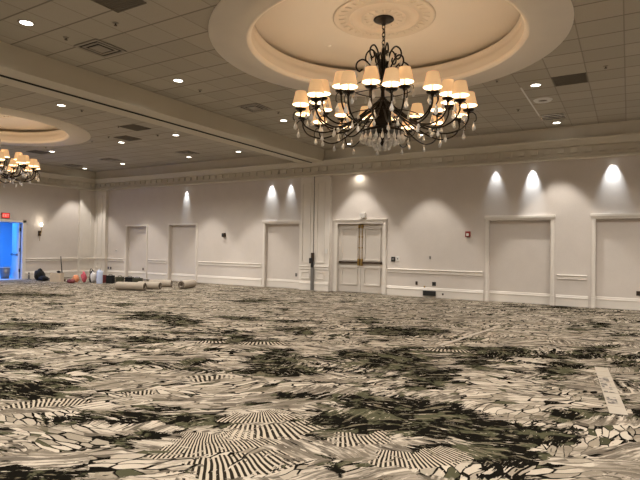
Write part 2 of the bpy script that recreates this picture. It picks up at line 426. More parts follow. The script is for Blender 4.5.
# ------------------------------------------------------------------ ceiling with two round openings
RO = 2.82; RI = 2.16
def ceiling_mesh(x0, x1, y0, y1, holes, z):
    bm = B(); n = 64; loops = []
    def poly(vs):
        vs = [bm.verts.new((x, y, z)) for x, y in vs]; return [bm.edges.new((vs[i], vs[(i+1) % len(vs)])) for i in range(len(vs))]
    es = poly([(x0,y0),(x1,y0),(x1,y1),(x0,y1)])
    for (hx, hy), r in holes: es += poly([(hx + r*math.cos(2*PI*i/n), hy + r*math.sin(2*PI*i/n)) for i in range(n)])
    bmesh.ops.triangle_fill(bm, use_beauty=True, edges=es)
    for f in [f for f in bm.faces if any((f.calc_center_median().xy - Vector(h)).length < r*.98 for h, r in holes)]: bm.faces.remove(f)
    return bm
struct('ceiling', ceiling_mesh(XL, XR, YF, YW, [(DOME, RI+.3), (DOME2, RI+.3)], ZC), M['tiles'], 'acoustic tile ceiling with two round domes')
def dome(c, word):
    root = empty('ceiling_dome', (c[0], c[1], ZC), word, None, None, 0, 'structure')
    bm = B()   # flat plaster ring with a moulded lip
    lathe(bm, [(RO,.0),(RO,-.02),(RI+.10,-.02),(RI+.085,-.035),(RI+.06,-.045),(RI+.04,-.04),(RI+.02,-.02),(RI+.005,-.01),(RI,.02),(RI+.0,.04)], 96); link('ring', bm, M['ring'], root, True)
    bm = B()   # riser that hides the upper dome edge
    lathe(bm, [(RI,.03),(RI-.015,.10),(RI-.03,.16),(RI-.01,.19),(RI-.03,.27),(RI-.045,.30),(RI-.02,.315),(RI+.28,.315)], 96); link('cove_riser', bm, M['plaster'], root, True)
    bm = B()
    prof = [(RI+.28,.315),(RI+.26,.36)] + [((RI+.26)*math.cos(a), .36 + .11*math.sin(a)) for a in [i*PI/2/14 for i in range(1, 14)]] + [(0,.47)]
    lathe(bm, prof, 96); link('dome_shell', bm, M['plaster'], root, True)
    bm = B()   # carved medallion
    z = .47
    lathe(bm, [(.83,z),(.84,z-.02),(.82,z-.03),(.79,z-.022),(.77,z-.012),(.60,z-.012),(.585,z-.03),(.565,z-.034),(.55,z-.02),(.54,z-.014),(.40,z-.018),(.385,z-.034),(.36,z-.034),(.35,z-.022),(.18,z-.028),(0,z-.03)], 72)
    for i in range(30):   # leaves in the outer band
        a = 2*PI*i/30; ret = bmesh.ops.create_icosphere(bm, subdivisions=2, radius=1.0)
        for v in ret['verts']:
            p = Vector((v.co.x*.062, v.co.y*.03*(1.4 if v.co.x < 0 else .8), v.co.z*.008)); ca, sa = math.cos(a), math.sin(a)
            v.co = Vector(((.69+p.x)*ca - p.y*sa, (.69+p.x)*sa + p.y*ca, z-.014+p.z))
    for i in range(16):
        a = 2*PI*i/16; ret = bmesh.ops.create_icosphere(bm, subdivisions=2, radius=1.0)
        for v in ret['verts']:
            p = Vector((v.co.x*.06, v.co.y*.025, v.co.z*.008)); ca, sa = math.cos(a), math.sin(a)
            v.co = Vector(((.27+p.x)*ca - p.y*sa, (.27+p.x)*sa + p.y*ca, z-.026+p.z))
    link('medallion', bm, M['medallion'], root, True)
dome(DOME, 'round plaster ceiling dome with carved medallion above the whole chandelier')
dome(DOME2, 'round plaster ceiling dome above the chandelier cut by the left edge')

# ceiling beam carrying the partition track
bm = B(); box(bm, XB-.48, XB+.48, YF+.01, YW-.30, 4.42, ZC)
bt = struct('trim_1', bm, M['beam'], 'long ceiling beam crossing the room from upper left to the back wall')
bm = B(); box(bm, XB-.028, XB+.028, YF+.02, YW-.33, 4.402, 4.419); link('partition_track', bm, M['shadow_gap'], bt)

# cornice
CP = [(0,3.97),(.20,3.97),(.20,3.945),(.29,3.945),(.31,3.96),(.31,4.0),(.27,4.03),(.25,4.06),(.25,4.09),(.20,4.10),(.20,4.29),(.25,4.30),(.27,4.31),(.29,4.34),(.33,4.38),(.37,4.43),(.40,4.445),(.40,4.48),(.38,4.50),(.27,4.52),(.27,ZC-.04),(.285,ZC-.03),(.285,ZC-.002),(0,ZC-.002)]
def cornice(name, p0, p1, inward, label):
    bm = B(); sweep_profile(bm, CP, p0, p1, inward)
    d = Vector(p1) - Vector(p0); L = d.length; d.normalize(); iv = Vector(inward); n = int(L / .335)
    for i in range(n):
        c = Vector(p0) + d * (.335 * (i + .5)); h = .085
        ps = []
        for s, o in ((-h,.19),(h,.19),(h,.255),(-h,.255)): ps.append(c + d*s + iv*o)
        xs = [p.x for p in ps]; ys = [p.y for p in ps]
        box(bm, min(xs), max(xs), min(ys), max(ys), 4.125, 4.255)
    struct(name, bm, M['cornice'], label)
cornice('trim_2', (XL, YW, 0), (XR, YW, 0), (0,-1,0), 'dentil cornice along the top of the back wall')
cornice('trim_3', (XL, YW-.25, 0), (XL, YF, 0), (1,0,0), 'dentil cornice along the top of the left wall')

# baseboards, chair rails
BBP = [(0,0),(.022,0),(.022,.20),(.03,.205),(.035,.235),(.022,.25),(.018,.285),(.006,.295),(0,.30)]
RLP = [(0,.715),(.02,.715),(.03,.735),(.024,.75),(.024,.80),(.045,.815),(.055,.835),(.045,.85),(0,.855)]
FREE = [(-20.65, -19.47), (-17.94, -16.78), (-15.0, -11.76), (-6.71, -3.66), (-1.71, -.93)]
bm = B()
for a, b in FREE + [(-9.99, -9.98), (1.16, XR)]: sweep_profile(bm, BBP, (a, YW, 0), (b, YW, 0), (0,-1,0))
for i, (a, b, z) in enumerate(NICHE):
    if i != 3: sweep_profile(bm, BBP, (a, YW+ND, 0), (b, YW+ND, 0), (0,-1,0))
struct('baseboard_back', bm, M['trim'], 'tall painted baseboard along the back wall')
bm = B()
for a, b in ((YF, DY0-.14), (DY1+.15, YW-.92)): sweep_profile(bm, BBP, (XL, a, 0), (XL, b, 0), (1,0,0))
struct('baseboard_left', bm, M['trim'], 'painted baseboard along the left wall')
bm = B()
for a, b in FREE: sweep_profile(bm, RLP, (a + (.03 if a > -20 else 0), YW, 0), (b - .03, YW, 0), (0,-1,0))
struct('trim_4', bm, M['trim'], 'moulded chair rail lengths between the niches of the back wall')
bm = B()
for a, b in ((YF, DY0-.14), (DY1+.15, YW-.92)): sweep_profile(bm, RLP, (XL, a, 0), (XL, b, 0), (1,0,0))
struct('trim_5', bm, M['trim'], 'moulded chair rail on the left wall')

# pilasters with panel mouldings
def frame_mould(bm, x0, x1, z0, z1, y, w=.045, t=.028):
    box(bm, x0, x1, y-t, y, z0, z0+w, .006); box(bm, x0, x1, y-t, y, z1-w, z1, .006)
    box(bm, x0, x0+w, y-t, y, z0+w, z1-w, .006); box(bm, x1-w, x1, y-t, y, z0+w, z1-w, .006)
def pilaster(name, x0, x1, p, panels, label, gap=None):
    bm = B(); y = YW - p
    if gap: box(bm, x0, gap-.018, y, YW, 0, 3.97); box(bm, gap+.018, x1, y, YW, 0, 3.97)
    else: box(bm, x0, x1, y, YW, 0, 3.97)
    segs = [(x0-.0, (gap-.02) if gap else x1+.0)] + ([(gap+.02, x1)] if gap else [])
    for a, b in segs:
        sweep_profile(bm, BBP, (a, y, 0), (b, y, 0), (0,-1,0)); sweep_profile(bm, RLP, (a, y, 0), (b, y, 0), (0,-1,0))
    for a, b in panels:
        frame_mould(bm, a, b, .38, .66, y); frame_mould(bm, a, b, .95, 3.75, y)
    o = struct(name, bm, M['trim'], label)
    if gap:
        bm = B(); box(bm, gap-.012, gap+.012, y-.002+.02, YW-.02, 0.0, 4.40); link('partition_slot', bm, M['shadow_gap'], o)
    return o
pilaster('trim_6', -9.98, -8.80, .15, [(-9.92, -9.55), (-9.31, -8.98)], 'wide panelled pilaster under the ceiling beam with a dark partition slot', XB)
pilaster('trim_7', XL, -20.64, .16, [(-21.25, -20.85)], 'panelled corner pilaster on the back wall')
bm = B(); box(bm, XL, XL+.12, YW-.92, YW-.16, 0, 3.97)
for a, b in ((.38,.66),(.95,3.75)):
    x = XL+.12
    box(bm, x, x+.018, YW-.82, YW-.36, a, a+.03); box(bm, x, x+.018, YW-.82, YW-.36, b-.03, b)
    box(bm, x, x+.018, YW-.82, YW-.79, a, b); box(bm, x, x+.018, YW-.39, YW-.36, a, b)
sweep_profile(bm, BBP, (XL+.12, YW-.92, 0), (XL+.12, YW-.17, 0), (1,0,0)); sweep_profile(bm, RLP, (XL+.12, YW-.92, 0), (XL+.12, YW-.17, 0), (1,0,0))
struct('trim_8', bm, M['trim'], 'panelled corner pilaster on the left wall')

# niche casings
def casing(name, x0, x1, zt, head, label, w=.10, p=.035, capw=.03):
    bm = B(); y = YW
    for a, b in ((x0-w, x0+.004), (x1-.004, x1+w)):
        box(bm, a, b, y-p, y+.02, 0, zt, .006)
        box(bm, a+.02, b-.02, y-p-.012, y-p+.002, .3, zt-.02, .004)
        box(bm, a-.005, b+.005, y-p-.014, y-p+.004, 0, .28, .006)
    if head:
        box(bm, x0-w, x1+w, y-p, y+.02, zt, zt+.075, .005)
        box(bm, x0-w-capw, x1+w+capw, y-p-.03, y+.01, zt+.05, zt+.135, .012)
    else: box(bm, x0-w, x1+w, y-p, y+.02, zt, zt+w, .006)
    return struct(name, bm, M['trim'], label)
CAS = ['niche frame nearest the left corner of the back wall', 'second niche frame from the left corner', 'niche frame left of the partition pilaster', None, 'wide niche frame in the right half of the back wall', 'niche frame cut by the right edge of the photo']
for i, (x0, x1, zt) in enumerate(NICHE):
    if i == 3: continue
    casing('trim_%d' % (9 + i), x0, x1, zt, i in (2, 4, 5), CAS[i], .09 if i > 1 else .07)

# ------------------------------------------------------------------ double doors
x0, x1, zt = NICHE[3]
door = casing('door_1', x0, x1, zt, False, 'panelled double doors with bronze push bars', .12, .04)
bm = B(); box(bm, x0-.14, x1+.14, YW-.07, YW, zt+.115, zt+.15, .008); link('head_moulding', bm, M['trim'], door)
xm = (x0 + x1) / 2; yf = YW + ND - .05
for s in (-1, 1):
    a, b = (x0+.006, xm-.004) if s < 0 else (xm+.004, x1-.006)
    bm = B(); box(bm, a, b, yf, yf+.045, .012, zt-.006, .003)
    for z0, z1 in ((.24,.86),(1.06,2.17)):
        frame_mould(bm, a+.11, b-.11, z0, z1, yf, .05, .034)
    leaf = link('door_leaf', bm, M['door'], door)
    ix = xm + s*.055                                  # inner stile
    bm = B(); box(bm, min(a+.05, b-.05), max(a+.05, b-.05), yf-.085, yf-.045, .975, 1.03, .008)
    for xx in (a+.07, b-.09): box(bm, xx-.03, xx+.03, yf-.05, yf, .965, 1.04, .004)
    link('push_bar', bm, M['bronze'], leaf)
    bm = B(); box(bm, ix-.035, ix+.035, yf-.09, yf, .90, 1.13, .01); link('latch_case', bm, M['brass'], leaf)
    bm = B(); tube(bm, [(ix, yf-.025, 1.13), (ix, yf-.025, 2.24)], .011)
    for z in (1.5, 1.86, 2.2): box(bm, ix-.022, ix+.022, yf-.04, yf, z-.02, z+.02, .003)
    box(bm, ix-.035, ix+.035, yf-.05, yf, 2.16, 2.28, .006); link('latch_rod', bm, M['brass'], leaf)

# ------------------------------------------------------------------ open door to the blue corridor (left wall)
bm = B()
box(bm, XL-.02, XL+.035, DY1-.004, DY1+.14, 0, DZ+.10, .006); box(bm, XL-.02, XL+.035, DY0-.14, DY0+.004, 0, DZ+.10, .006)
box(bm, XL-.02, XL+.035, DY0-.14, DY1+.14, DZ, DZ+.10, .006)
d2 = struct('door_2', bm, M['trim'], 'white door opened into the blue lit corridor')
bm = B(); box(bm, 0, .92, -.045, 0, .01, DZ-.01, .003)
for z0, z1 in ((.22,.85),(1.08,2.15)):
    for s in (0,): 
        box(bm, .13, .80, -.06, -.044, z0, z0+.035, .004); box(bm, .13, .80, -.06, -.044, z1-.035, z1, .004)
        box(bm, .13, .165, -.06, -.044, z0, z1, .004); box(bm, .765, .80, -.06, -.044, z0, z1, .004)
leaf = link('door_leaf', bm, M['white'], d2); leaf.location = (XL-.13, DY1-.03, 0); leaf.rotation_euler = (0, 0, math.radians(166))
leaf.scale = (1, -1, 1)
bm = B(); box(bm, .06, .86, -.12, -.085, .98, 1.03, .006); box(bm, .07, .15, -.09, -.04, .96, 1.05, .004); box(bm, .76, .87, -.09, -.04, .96, 1.05, .004)
link('push_bar', bm, M['grey'], leaf)
bm = B()
for z in (.35, 1.2, 2.05): tube(bm, [(XL-.115, DY1-.035, z-.07), (XL-.115, DY1-.035, z+.07)], .022)
box(bm, XL-.13, XL-.10, DY1-.02, DY1-.002, .02, DZ-.03); link('hinge', bm, M['black'], d2)

# exit sign over the open door
root = empty('exit_sign', (XL, 11.39, 2.585), 'red lit exit sign above the open blue doorway', 'exit sign')
bm = B(); box(bm, .0, .055, -.155, .155, -.11, .11, .008); link('housing', bm, M['red'], root)
bm = B(); box(bm, .056, .060, -.135, .135, -.09, .09); link('face', bm, M['exit'], root)
def stroke(bm, y0, z0, y1, z1, w=.014):
    a = Vector((0, y0, z0)); b = Vector((0, y1, z1)); d = (b - a).normalized(); n = Vector((0, -d.z, d.y)) * w * .5
    vs = [bm.verts.new(p + Vector((x, 0, 0))) for x in (.0605, .063) for p in (a-n, b-n, b+n, a+n)]
    for f in ((0,1,2,3),(7,6,5,4),(0,4,5,1),(1,5,6,2),(2,6,7,3),(3,7,4,0)): bm.faces.new([vs[i] for i in f])
bm = B()     # E X I T reading from the room (left to right = +y)
h = .055
stroke(bm,-.115,-h,-.115,h); [stroke(bm,-.115,z,-.07,z) for z in (-h+.006,0,h-.006)]
stroke(bm,-.05,-h,0,h); stroke(bm,-.05,h,0,-h)
stroke(bm,.03,-h,.03,h)
stroke(bm,.055,h-.006,.115,h-.006); stroke(bm,.085,-h,.085,h)
link('lettering', bm, M['exitletter'], root)

# wall sconce
root = empty('wall_sconce', (XL, 12.81, 2.0), 'glowing wall sconce with dark bracket right of the open doorway', 'wall lamp')
bm = B(); box(bm, 0, .03, -.06, .06, -.20, .02, .006); link('back_plate', bm, M['bronze'], root)
bm = B(); tube(bm, spline([(.03,0,-.08),(.10,0,-.12),(.14,0,-.05),(.14,0,.10),(.14,0,.22)]), .012); tube(bm, spline([(.03,0,-.18),(.05,0,-.30),(.03,0,-.40)]), .008); link('arm', bm, M['brass'], root)
bm = B(); lathe(bm, [(.025,.20),(.045,.23),(.055,.29),(.045,.35),(.03,.355)], 20, (.14,0,0)); link('lamp_shade', bm, M['sconceglow'], root, True)
ld = bpy.data.lights.new('sconce_lamp', 'POINT'); ld.energy = 1.6; ld.color = (1,.88,.72); ld.shadow_soft_size = .05
lo = bpy.data.objects.new('sconce_lamp', ld); COL.objects.link(lo); lo.parent = root; lo.location = (.22, 0, .50)

# ------------------------------------------------------------------ small things on the back wall
def wall_box(name, x, z, w, h, d, mat, label, cat, y=YW, bev=.005, extra=None, group=None):
    bm = B(); box(bm, -w/2, w/2, -d, .004, -h/2, h/2, bev)
    if extra:
        root = empty(name, (x, y, z), label, cat, group); link('plate', bm, mat, root); extra(root); return root
    o = link(name, bm, mat, None, False, (x, y, z)); return tag(o, label, cat, group)
def toggle(root):
    bm = B(); box(bm, -.012, .012, -.028, -.01, -.02, .02, .003); link('switch_toggle', bm, M['black'], root)
def slots(root):
    bm = B()
    bm.free()
    for z in (-.028, .028): link('socket', box(B(), -.018, .018, -.016, -.008, z-.014, z+.014, .002), M['black'], root)
def led(root):
    bm = B(); box(bm, -.05, .05, -.125, -.119, .02, .06); link('lens', bm, M['white'], root)
def flash(root):
    bm = B(); box(bm, -.035, .035, -.085, -.05, -.055, .025, .01); link('strobe_lens', bm, M['white'], root)
def grillebars(root):
    bm = B()
    for i in range(4): box(bm, -.15, .15, -.034, -.026, -.05+i*.03, -.038+i*.03)
    link('grille_bars', bm, M['grey'], root)
def dome_face():
    bm = B(); lathe(bm, [(.06,.098),(.055,.115),(.03,.125),(0,.128)], 18)
    for v in bm.verts: v.co = Vector((v.co.x, -v.co.z, v.co.y))
    return bm
wall_box('emergency_light', -7.58, 2.575, .20, .15, .12, M['white'], 'small white emergency light box above the double doors', 'emergency light', extra=led)
wall_box('wall_control', -6.50, 1.15, .13, .15, .03, M['black'], 'square black wall control right of the double doors', 'wall control', extra=lambda r: link('button', box(B(), -.03, .03, -.036, -.029, -.03, .03), M['grey'], r))
wall_box('light_switch', -6.35, 1.165, .11, .15, .012, M['white'], 'white light switch plate beside the black wall control', 'light switch', extra=toggle)
wall_box('light_switch', -8.90, 1.36, .08, .15, .03, M['white'], 'white wall switch on the pilaster left of the double doors', 'light switch', YW-.15, extra=toggle)
wall_box('light_switch', -20.03, 1.21, .08, .12, .012, M['white'], 'tiny white switch plate left of the first niche from the corner', 'light switch', extra=toggle)
wall_box('wall_plate', -5.28, 1.23, .05, .09, .01, M['grey'], 'small pale wall plate above the chair rail right of the doors', 'wall plate')
wall_box('fire_alarm_strobe', -4.12, 1.95, .15, .17, .05, M['red'], 'red fire alarm strobe left of the wide right niche', 'fire alarm', extra=flash)
wall_box('wall_speaker', -13.62, 1.92, .15, .16, .10, M['bronze'], 'small dark round-faced device on the wall between two left niches', 'wall device', bev=.03, extra=lambda r: link('face', dome_face(), M['black'], r))
wall_box('wall_outlet', -5.71, .42, .07, .11, .012, M['bronze'], 'small dark outlet below the chair rail, left one of the right wall', 'outlet', extra=slots)
wall_box('wall_outlet', -5.145, .42, .12, .12, .012, M['black'], 'square black outlet below the chair rail above the floor box', 'outlet', extra=slots)
wall_box('cable_port', -5.45, .31, .05, .07, .012, M['brass'], 'tiny tan cable port just above the dark baseboard box', 'cable port')
wall_box('baseboard_box', -5.28, .125, .40, .15, .05, M['black'], 'long black connection box set in the baseboard', 'connection box', YW-.02, extra=grillebars)
wall_box('cable_port', -4.86, .12, .05, .06, .012, M['bronze'], 'tiny dark port in the baseboard right of the black connection box', 'cable port', YW-.023)
wall_box('wall_outlet', .215, .43, .09, .12, .012, M['bronze'], 'dark outlet inside the niche at the right edge', 'outlet', YW+ND, extra=slots)
wall_box('wall_outlet', -10.32, .49, .08, .12, .012, M['grey'], 'grey outlet inside the niche left of the partition pilaster', 'outlet', YW+ND, extra=slots)
wall_box('wall_outlet', -18.40, .42, .07, .11, .012, M['bronze'], 'dark outlet inside the niche nearest the corner', 'outlet', YW+ND, extra=slots)
wall_box('wall_outlet', -20.58, .40, .08, .11, .012, M['black'], 'black outlet nearest the corner pilaster, left of a pair', 'outlet', extra=slots)
wall_box('wall_outlet', -20.40, .40, .08, .11, .012, M['black'], 'black outlet right of its twin near the corner pilaster', 'outlet', extra=slots)

# partition post standing in the pilaster slot
root = empty('partition_post', (XB, YW-.20, 0), 'grey partition end post with black latch in front of the pilaster', 'post')
bm = B(); box(bm, -.055, .055, -.03, .045, 0, .98, .006); link('post', bm, M['grey'], root)
bm = B(); box(bm, -.045, .045, -.04, .045, .98, 1.30, .006); link('post_head', bm, M['bronze'], root)
bm = B(); box(bm, -.10, .03, -.07, -.03, .93, 1.12, .012); box(bm, -.04, .06, -.06, -.03, .80, .98, .01); link('latch', bm, M['black'], root)

# ------------------------------------------------------------------ ceiling fittings
def cc(x, y, z=4.887): return (x*K, y*K)
def spot(name, loc, energy, size, blend, color, rot=(0,0,0), rad=.06, parent=None):
    d = bpy.data.lights.new(name, 'SPOT'); d.energy = energy; d.spot_size = math.radians(size); d.spot_blend = blend; d.color = color; d.shadow_soft_size = rad
    o = bpy.data.objects.new(name, d); COL.objects.link(o); o.location = loc; o.rotation_euler = rot
    if parent: o.parent = parent
    return o
CAN_E, CAN_W, CAN_A = 370, 290, 65
def can(x, y, label, e, ang=CAN_A):
    root = empty('ceiling_downlight', (x, y, ZC), label, 'ceiling light')
    bm = B(); lathe(bm, [(.088,-.004),(.092,-.012),(.112,-.010),(.118,-.001)], 28); link('trim_ring', bm, M['vent'], root, True)
    bm = B(); lathe(bm, [(0,-.009),(.06,-.008),(.089,-.006)], 28); link('lens', bm, M['lens'], root, True)
    spot('downlight_lamp', (0, 0, -.03), e, ang, .35 if ang < 90 else .6, (1,.935,.855), parent=root)
CANS = [((-7.98,4.47), 'recessed ceiling downlight near the top left corner of the photo'),
 ((-7.98,7.60), 'recessed ceiling downlight right of the square diffuser, in front of the beam'),
 ((-7.98,11.39), 'small ceiling downlight just left of the large chandelier'),
 ((-1.66,11.32), 'ceiling downlight near the dark grille, above the round speaker'),
 ((-1.66,14.92), 'ceiling downlight tight against the cornice below the bright slot vent'),
 ((-5.35,14.72), 'ceiling downlight seen through the crystals of the large chandelier'),
 ((-7.85,14.95), 'ceiling downlight close to the cornice above the double doors, behind the chandelier arms'),
 ((-11.97,7.60), 'ceiling downlight right of the left dome, just behind the beam'),
 ((-12.0,11.37), 'ceiling downlight behind the beam, right of the dark square grille'),
 ((-12.05,14.41), 'ceiling downlight close to the cornice, next to the end of the beam'),
 ((-14.5,11.35), 'ceiling downlight at the left tip of the dark square grille'),
 ((-14.53,14.46), 'ceiling downlight near the cornice above the left spotlit niche'),
 ((-18.32,11.31), 'ceiling downlight beside the dark return vent above the left chandelier'),
 ((-18.31,14.41), 'ceiling downlight near the cornice, second from the room corner'),
 ((-21.05,14.56), 'ceiling downlight nearest the far left corner of the room')]
for (x, y), lb in CANS:
    X, Y = cc(x, y); near = y > 14
    can(X, Y, lb, CAN_W if near else CAN_E, CAN_A if near else 150)
ADDED_CANS = [(.5,4.4),(1.5,11.3),(-8.0,1.2),(-1.66,1.2),(-1.66,4.4),(-5,1.2),(4,1.2),(4.2,7.6),(4.2,11.35),(3.0,14.5),(-8.0,-2.2),(-1.66,-2.2),(-12,4.4),(-12,1.2),(-18.3,4.4),(-18.3,1.2),(-21,7.6),(-15,1.2)]
for x, y in ADDED_CANS:     # unseen downlights added outside the frame to brighten the room
    X, Y = cc(x, y); can(X, Y, 'recessed ceiling downlight continuing the rows unseen outside the frame, added to light the room', CAN_W if y > 14 else CAN_E, CAN_A if y > 14 else 150)
for o in list(COL.objects):
    if o.get('label', '').startswith('recessed ceiling downlight continuing'): o['group'] = 'added downlights outside the frame'

# cornice spotlights washing the wall
WS = [(-15.69, 'cornice spotlight above the second niche from the corner', 150, 24), (-11.36, 'cornice spotlight above the niche left of the partition pilaster, left of a pair', 190, 30), (-10.51, 'cornice spotlight nearest the partition pilaster, right of a pair', 110, 26),
 (-3.33, 'dimmer cornice spotlight above the wide right niche, left of a pair', 90, 30), (-2.33, 'brightest cornice spotlight above the wide right niche, right of a pair', 300, 26), (-.37, 'cornice spotlight above the niche at the right edge', 210, 32), (-7.75, 'cornice spotlight above the double doors', 20, 94)]
for x, lb, e, ang in WS:
    root = empty('cornice_spotlight', (x, YW-.165, 3.97), lb, 'spotlight')
    bm = B(); lathe(bm, [(.03,0),(.032,-.012),(.05,-.012),(.055,0)], 20); link('trim_ring', bm, M['chrome'], root, True)
    bm = B(); lathe(bm, [(0,-.006),(.031,-.006)], 20); link('lens', bm, M['spotlens'], root, True)
    col = (.86,.93,1.0) if x != -7.75 else (1,.9,.75)
    spot('spotlight_lamp', (0, .0, -.02), e*.46, ang*1.7, 1.0, col, (math.radians(17), 0, 0), .02, root)

def plate(root, name, s, mat, z=-.012, t=.012):
    bm = B(); box(bm, -s/2, s/2, -s/2, s/2, z, z+t-.001); return link(name, bm, mat, root)
def diffuser(x, y, label, s=.60):
    root = empty('ceiling_vent', (*cc(x, y), ZC), label, 'vent')
    plate(root, 'void', s*.96, M['shadow_gap'], -.006, .006)
    bm = B(); w = s/2
    for a, b in ((w, w-.05), (w-.09, w-.13), (w-.17, 0)):
        if b == 0: box(bm, -a, a, -a, a, -.022, -.016)
        else:
            box(bm, -a, a, b, a, -.018, -.008); box(bm, -a, a, -a, -b, -.018, -.008); box(bm, -a, -b, -b, b, -.018, -.008); box(bm, b, a, -b, b, -.018, -.008)
    link('louver', bm, M['vent'], root); return root
def grille(x, y, label, s=.60):
    root = empty('ceiling_vent', (*cc(x, y), ZC), label, 'vent')
    plate(root, 'backing', s, M['grille'], -.006, .006)
    bm = B(); n = 14
    for i in range(n): 
        u = -s/2 + s*(i+.5)/n; box(bm, -s/2+.02, s/2-.02, u-.006, u+.006, -.012, -.006)
    w = s/2
    box(bm, -w, w, w-.02, w, -.014, -.005); box(bm, -w, w, -w, -w+.02, -.014, -.005); box(bm, -w, -w+.02, -w, w, -.014, -.005); box(bm, w-.02, w, -w, w, -.014, -.005)
    link('slat', bm, M['grille'], root); return root
diffuser(-7.87, 5.69, 'square louvered air diffuser right of the top left downlight')
diffuser(-7.88, 9.99, 'square louvered air diffuser left of the large chandelier')
diffuser(-13.9, 13.75, 'dark square diffuser near the cornice above the left wall spotlight')
diffuser(-17.9, 13.5, 'faint square diffuser near the cornice toward the far corner')
diffuser(-20.7, 13.75, 'square diffuser in the far left corner of the ceiling')
grille(-6.12, 4.62, 'dark return grille cut by the top edge of the photo')
grille(-1.02, 11.27, 'dark perforated return grille on the right side of the ceiling')
grille(-13.75, 11.0, 'dark square return grille behind the beam')
grille(-12.3, 10.1, 'dark return grille just behind the beam near its middle')
grille(-18.9, 11.15, 'dark return vent above the left chandelier')
root = empty('slot_vent', (*cc(-1.66, 14.18), ZC), 'bright chrome slotted vent near the cornice on the right', 'vent')
plate(root, 'void', .5, M['shadow_gap'], -.006, .006)
bm = B()
for u in (-.24, -.08, .08, .24): box(bm, -.27, .27, u-.03, u+.03, -.03, -.012, .005)
box(bm, -.29, -.25, -.27, .27, -.02, -.004); box(bm, .25, .29, -.27, .27, -.02, -.004); link('slat', bm, M['chrome'], root)
root = empty('ceiling_speaker', (*cc(-1.68, 12.53), ZC), 'round white rimmed ceiling speaker between downlight and slot vent', 'speaker')
bm = B(); lathe(bm, [(.10,-.004),(.11,-.03),(.17,-.03),(.20,-.001)], 32); link('rim', bm, M['white'], root, True)
bm = B(); lathe(bm, [(0,-.008),(.10,-.006)], 24); link('grille_cloth', bm, M['grille'], root, True)
bm = B(); box(bm, -1.935, -1.905, 11.16, 13.85, ZC-.012, ZC-.001); struct('trim_20', bm, M['white'], 'white ceiling tee strip running toward the cornice beside the round speaker')
SPR = [((-7.97,5.12), 'sprinkler head between the top left downlight and the diffuser'), ((-6.77,5.15), 'sprinkler head below the top edge grille, left part of the ceiling'), ((-.38,10.75), 'sprinkler head right of the dark perforated grille'),
 ((-2.28,10.63), 'small sprinkler head left of the right hand downlight'), ((-2.31,13.11), 'small sprinkler head left of the round ceiling speaker'), ((-8.05,8.3), 'sprinkler head beside the second downlight in front of the beam'),
 ((-11.93,8.13), 'sprinkler head behind the beam right of the left dome'), ((-12.6,9.75), 'sprinkler head above the dark grille behind the beam'), ((-12.5,11.1), 'sprinkler head behind the beam near its downlight'), ((-15.22,10.76), 'sprinkler head below the rim of the left dome'), ((-14.1,10.55), 'sprinkler head at the left grille behind the beam'), ((-17.67,10.68), 'sprinkler head above the left chandelier'), ((-7.6,10.6), 'sprinkler head right of the diffuser by the large chandelier')]
for (x, y), lb in SPR:
    root = empty('ceiling_sprinkler', (*cc(x, y), ZC), lb, 'sprinkler')
    bm = B(); lathe(bm, [(.0,-.012),(.04,-.01),(.05,.004),(0,.004)], 18); link('escutcheon', bm, M['vent'], root, True)
    bm = B(); lathe(bm, [(.010,-.01),(.010,-.035),(.025,-.038),(.025,-.042),(0,-.044)], 12); link('head', bm, M['bronze'], root)
root = empty('smoke_detector', (DOME[0]-1.35, DOME[1]+.55, ZC+.46), 'tiny pale detector on the plaster of the large dome', 'detector')
bm = B(); lathe(bm, [(0,-.03),(.04,-.025),(.05,.04)], 16); link('housing', bm, M['ring'], root, True)

